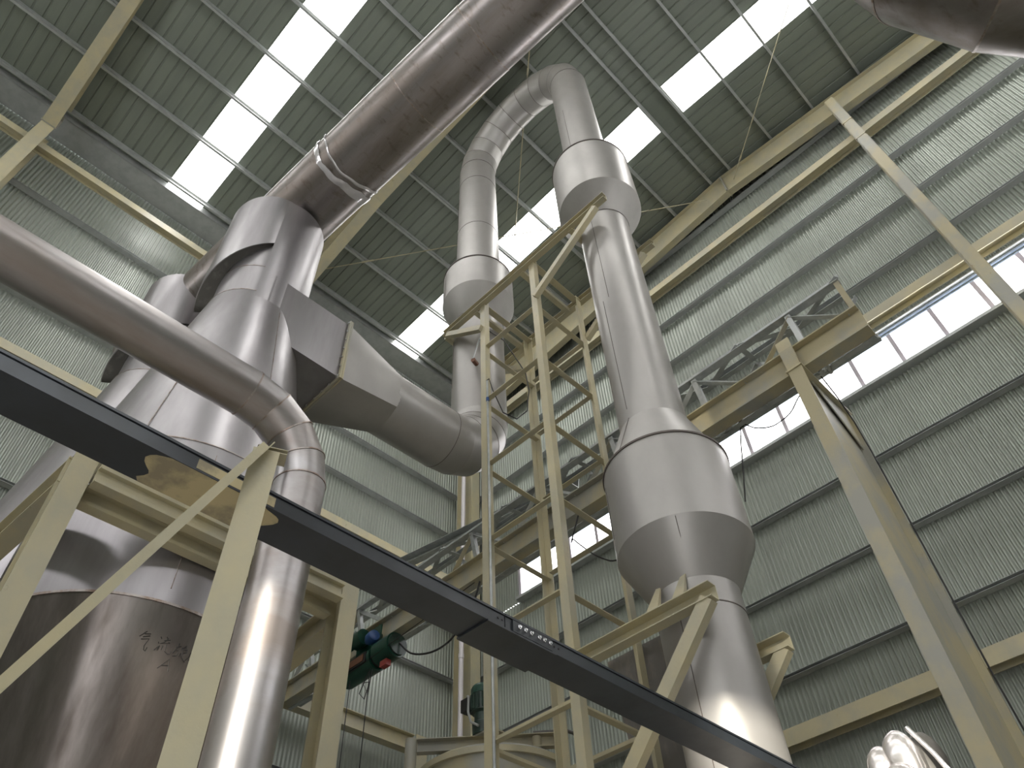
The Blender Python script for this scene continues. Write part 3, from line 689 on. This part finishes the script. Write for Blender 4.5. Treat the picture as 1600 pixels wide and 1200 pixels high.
# deep column under the right end of the girder
dc = thing('girder_column', (-1.63, 7.4, 0), 'deep worn cream column carrying the right end of the hoist girder', 'column')
MB().box(-1.72, -1.545, 6.78, 6.80, 0, 9.0).build('front_flange', 'creamold', dc)
MB().box(-1.725, -1.54, 7.93, 7.95, 0, 8.62).build('rear_flange', 'creamold', dc)
MB().box(-1.64, -1.625, 6.80, 7.93, 0, 8.62).build('web', 'creamold', dc)
MB().box(-1.74, -1.53, 6.76, 8.0, 8.625, 8.65).build('cap_plate', 'cream', dc)
MB().box(-1.74, -1.56, 6.85, 6.87, 8.7, 9.25).build('end_plate', 'cream', dc)
MB().add([(-1.60, 7.1, 8.62), (-1.60, 7.93, 8.62), (-1.60, 7.93, 8.0), (-1.585, 7.1, 8.62), (-1.585, 7.93, 8.62), (-1.585, 7.93, 8.0)], [(0, 1, 2), (3, 5, 4), (0, 3, 4, 1), (1, 4, 5, 2), (2, 5, 3, 0)]).build('gusset', 'creamold', dc)
tag(MB().tube([(-1.50, 7.25, 8.75), (-1.50, 7.5, 8.6), (-1.505, 7.75, 8.3), (-1.52, 7.9, 7.9), (-1.515, 7.92, 6.5), (-1.515, 7.915, 5.0), (-1.50, 7.915, 4.2), (-1.515, 7.915, 3.0), (-1.515, 7.915, 0.1)], .009, 8).build('cable', 'black', None, 40), 'black cable dropping down the edge of the deep right column', 'cable')
cl = thing('wire_clamp', (-1.5, 7.2, 8.8), 'small steel guide-wire clamp on top of the deep right column', 'clamp')
MB().tube([(-1.62, 7.1, 8.78), (-1.38, 7.3, 8.82)], .02, 8).tube([(-1.46, 7.2, 8.72), (-1.46, 7.2, 8.92)], .035, 10).tube([(-1.38, 7.28, 8.74), (-1.38, 7.28, 8.9)], .03, 10).build('clamp_bolt', 'galv', cl, 40)
tag(MB().tube(drape([(-1.72, 7.3, 8.8), (-1.88, 7.3, 8.69), (-2.04, 7.3, 8.55), (-2.24, 7.3, 8.51), (-2.37, 7.3, 8.54), (-2.53, 7.3, 8.65), (-2.68, 7.3, 8.82), (-2.77, 7.3, 8.58), (-2.84, 7.3, 8.28), (-2.98, 7.3, 7.7)]), .009, 6).tube([(-2.68, 7.3, 8.8), (-2.68, 7.3, 8.90)], .03, 8).build('cable', 'black', None, 40), 'thin cable draped before the window between big duct and right column', 'cable')
tag(MB().tube(drape([(-5.2, 6.9, 8.72), (-5.41, 6.9, 8.29), (-5.38, 6.9, 8.3), (-5.29, 6.9, 8.17), (-5.09, 6.9, 7.9), (-4.9, 6.9, 7.7), (-4.73, 6.9, 7.59), (-4.3, 6.9, 7.5)]), .011, 6).build('cable', 'black', None, 40), 'short black cable sagging between the tower and the big duct', 'cable')

# ------------------------------------------------------------------ cream frame around the cyclone (lower left)
sf = thing('support_frame', (-5.1, 2.0, 0), 'cream H-section frame holding the near cyclone, posts left and right of it', 'frame')
XF = -5.1
MB().sweep(I(.17, .2, .014, .011), (XF - .02, .80, 0), (XF - .02, .80, 5.75), (1, 0, 0)).build('post', 'cream', sf)
MB().sweep(I(.17, .2, .014, .011), (XF - .02, 3.2, 0), (XF - .02, 3.2, 5.75), (1, 0, 0)).build('post', 'cream', sf)
MB().sweep(I(.10, .16, .030, .010), (XF + .09, .9, 5.53), (XF + .09, 3.1, 5.53)).build('beam', 'cream', sf)
MB().sweep(I(.10, .16, .030, .010), (XF - .08, .9, 5.45), (XF - .08, 3.1, 5.45)).build('beam', 'cream', sf)
MB().box(XF - .02, XF + .0, .9, 3.1, 5.53, 5.80).build('ledger', 'creamold', sf)
MB().sweep(I(.16, .24, .014, .011), (XF - .1, .80, 5.62), (-8.0, .62, 5.62)).build('beam', 'cream', sf)
MB().sweep(I(.16, .24, .014, .011), (XF - .12, 3.22, 5.45), (-8.0, 3.4, 5.45)).build('beam', 'cream', sf)
MB().bar((XF - .1, 3.25, 4.4), (-6.5, 3.45, 1.9), .1, .12).build('brace', 'cream', sf)
MB().sweep(I(.2, .3), (-7.2, 3.5, 0), (-7.2, 3.5, 5.3), (1, 0, 0)).build('post', 'creamold', sf)
for x in (XF + .02,): MB().box(x - .09, x + .09, 3.07, 3.33, 5.75, 5.77).build('cap_plate', 'creamold', sf)

nf = thing('brace_frame', (-2.25, .97, 0), 'nearest cream post with a thin diagonal brace from its top down to the left', 'frame')
MB().sweep(CC(.085, .105, .007), (-2.275, .955, 0), (-2.275, .955, 3.83), (.42, 1, 0)).build('post', 'cream', nf)
MB().sweep(LA(.035, .045, .005), (-2.215, .93, 3.85), (-2.23, .42, 2.64), (1, 0, 0)).build('brace', 'cream', nf)
MB().sweep(LA(.035, .045, .005), (-2.23, .42, 2.64), (-2.245, .0, 1.64), (1, 0, 0)).build('brace', 'cream', nf)
MB().sweep(CC(.075, .025, .004), (-2.29, .92, 3.84), (-2.24, 1.03, 3.84)).build('top_clip', 'creamold', nf)

# ------------------------------------------------------------------ tank, mixer and platform
tk = thing('mixing_tank', (-7.0, 7.2, 0), 'round cream tank seen at the bottom centre, under the green mixer motor', 'tank')
TCX, TCY = -7.08, 6.96
MB().lathe(TCX, TCY, [(0, .95), (5.62, .95), (5.68, .9), (5.72, .7), (5.74, .2)], 56, True).build('shell', 'creamold', tk, 30)
MB().lathe(TCX, TCY, [(5.55, .95), (5.55, .99), (5.62, .99), (5.62, .95)], 56).build('rim', 'cream', tk, 30)
pf = thing('tank_platform', (-7.0, 6.3, 0), 'cream platform beams and pipe rail around the tank top', 'platform')
MB().sweep(CC(.1, .16, .01), (-7.28, 5.86, 5.78), (-6.05, 7.1, 5.80)).build('beam', 'creamold', pf)
MB().sweep(CC(.08, .1, .01), (-7.2, 6.1, 5.62), (-6.4, 7.6, 5.62)).build('beam', 'cream', pf)
MB().tube([(-7.32, 5.80, 0), (-7.32, 5.80, 5.86)], .07, 14).build('post', 'creamold', pf, 40)
MB().tube([(-6.28, 6.88, 4.0), (-6.28, 6.88, 5.85)], .055, 14).build('post', 'creamold', pf, 40)
MB().tube([(-6.30, 6.85, 5.90), (-6.0, 7.12, 5.90), (-5.93, 7.17, 5.86), (-5.87, 7.22, 5.75), (-5.85, 7.24, 5.5), (-5.85, 7.24, 4.5)], .022, 10).build('rail', 'dark', pf, 40)
mm = thing('mixer_motor', (-6.78, 6.45, 5.9), 'dark green upright mixer motor with grey conduit on the tank top', 'motor')
MX, MY = -6.72, 6.42
mbod = MB().lathe(MX, MY, [(5.88, .13), (6.02, .14), (6.04, .11), (6.14, .11), (6.16, .15), (6.40, .15)], 32, True).build('motor_body', 'motor', mm, 30)
MB().lathe(MX, MY, [(6.38, .155), (6.46, .155), (6.50, .13), (6.52, .05)], 32, True).build('fan_cover', 'green', mm, 40)
for i in range(16):
    a = 2 * PI * i / 16
    MB().bar((MX + .155 * math.cos(a), MY + .155 * math.sin(a), 6.18), (MX + .155 * math.cos(a), MY + .155 * math.sin(a), 6.37), .012, .03).build('cooling_fin', 'motor', mbod)
MB().box(MX - .24, MX - .12, MY - .16, MY - .04, 6.2, 6.36).build('terminal_box', 'black', mm)
MB().tube([(MX - .10, MY - .17, 6.36), (MX - .06, MY - .19, 6.33), (MX - .07, MY - .19, 6.15), (MX - .02, MY - .19, 6.0), (MX + .08, MY - .16, 5.93)], .016, 8).build('conduit', 'hose', mm, 40)
MB().box(MX - .25, MX + .25, MY - .1, MY + .1, 5.86, 5.88).build('base_plate', 'creamold', mm)
fh = tag(MB().tube([(-6.6, 7.0, 5.3)] + [(-6.6 + .08 * i, 7.0 + .05 * i, 5.3) for i in range(1, 14)], [.07 + .012 * (i % 2) for i in range(14)], 16).build('foil_hose', 'foil', None, 20), 'shiny ribbed foil hose behind the tank platform post', 'hose')

# foil-wrapped elbow at the bottom right
fw = thing('wrapped_elbow', (-1.54, 4.74, 0), 'crumpled silver foil-wrapped duct elbow at the bottom right edge', 'duct')
def blob(c, rx, ry, rz, nm, mt, seed, cut=1.0):
    rnd = random.Random(seed); vs = []; fs = []; nu, nv = 14, 9
    for j in range(nv + 1):
        ph = PI * j / nv
        for i in range(nu):
            th = 2 * PI * i / nu; s = 1 + .14 * (rnd.random() - .5)
            vs.append((c[0] + rx * s * math.sin(ph) * math.cos(th), c[1] + ry * s * math.sin(ph) * math.sin(th), c[2] + rz * math.cos(ph) * cut))
    for j in range(nv):
        for i in range(nu): fs.append((j*nu+i, j*nu+(i+1) % nu, (j+1)*nu+(i+1) % nu, (j+1)*nu+i))
    MB().add(vs, fs).build(nm, mt, fw, 35)
blob((-1.66, 4.72, 3.36), .10, .10, .17, 'wrap_lobe', 'foil', 1)
blob((-1.54, 4.72, 3.38), .11, .10, .20, 'wrap_lobe', 'foil', 2)
blob((-1.44, 4.80, 3.36), .10, .10, .20, 'painted_shade_fold', 'dark', 3)  # shade of the fold painted in: dark material in place of foil
blob((-1.56, 4.63, 3.24), .12, .09, .14, 'wrap_lobe', 'foil', 4)
MB().tube([(-1.54, 4.74, 3.3), (-1.54, 4.74, 0)], .13, 20).build('pipe', 'foil', fw, 40)
MB().tube([(-1.45, 4.70, 3.56), (-1.40, 4.69, 3.46), (-1.36, 4.68, 3.38), (-1.30, 4.67, 3.22)], .014, 8).build('edge_strip', 'foil', fw, 40)
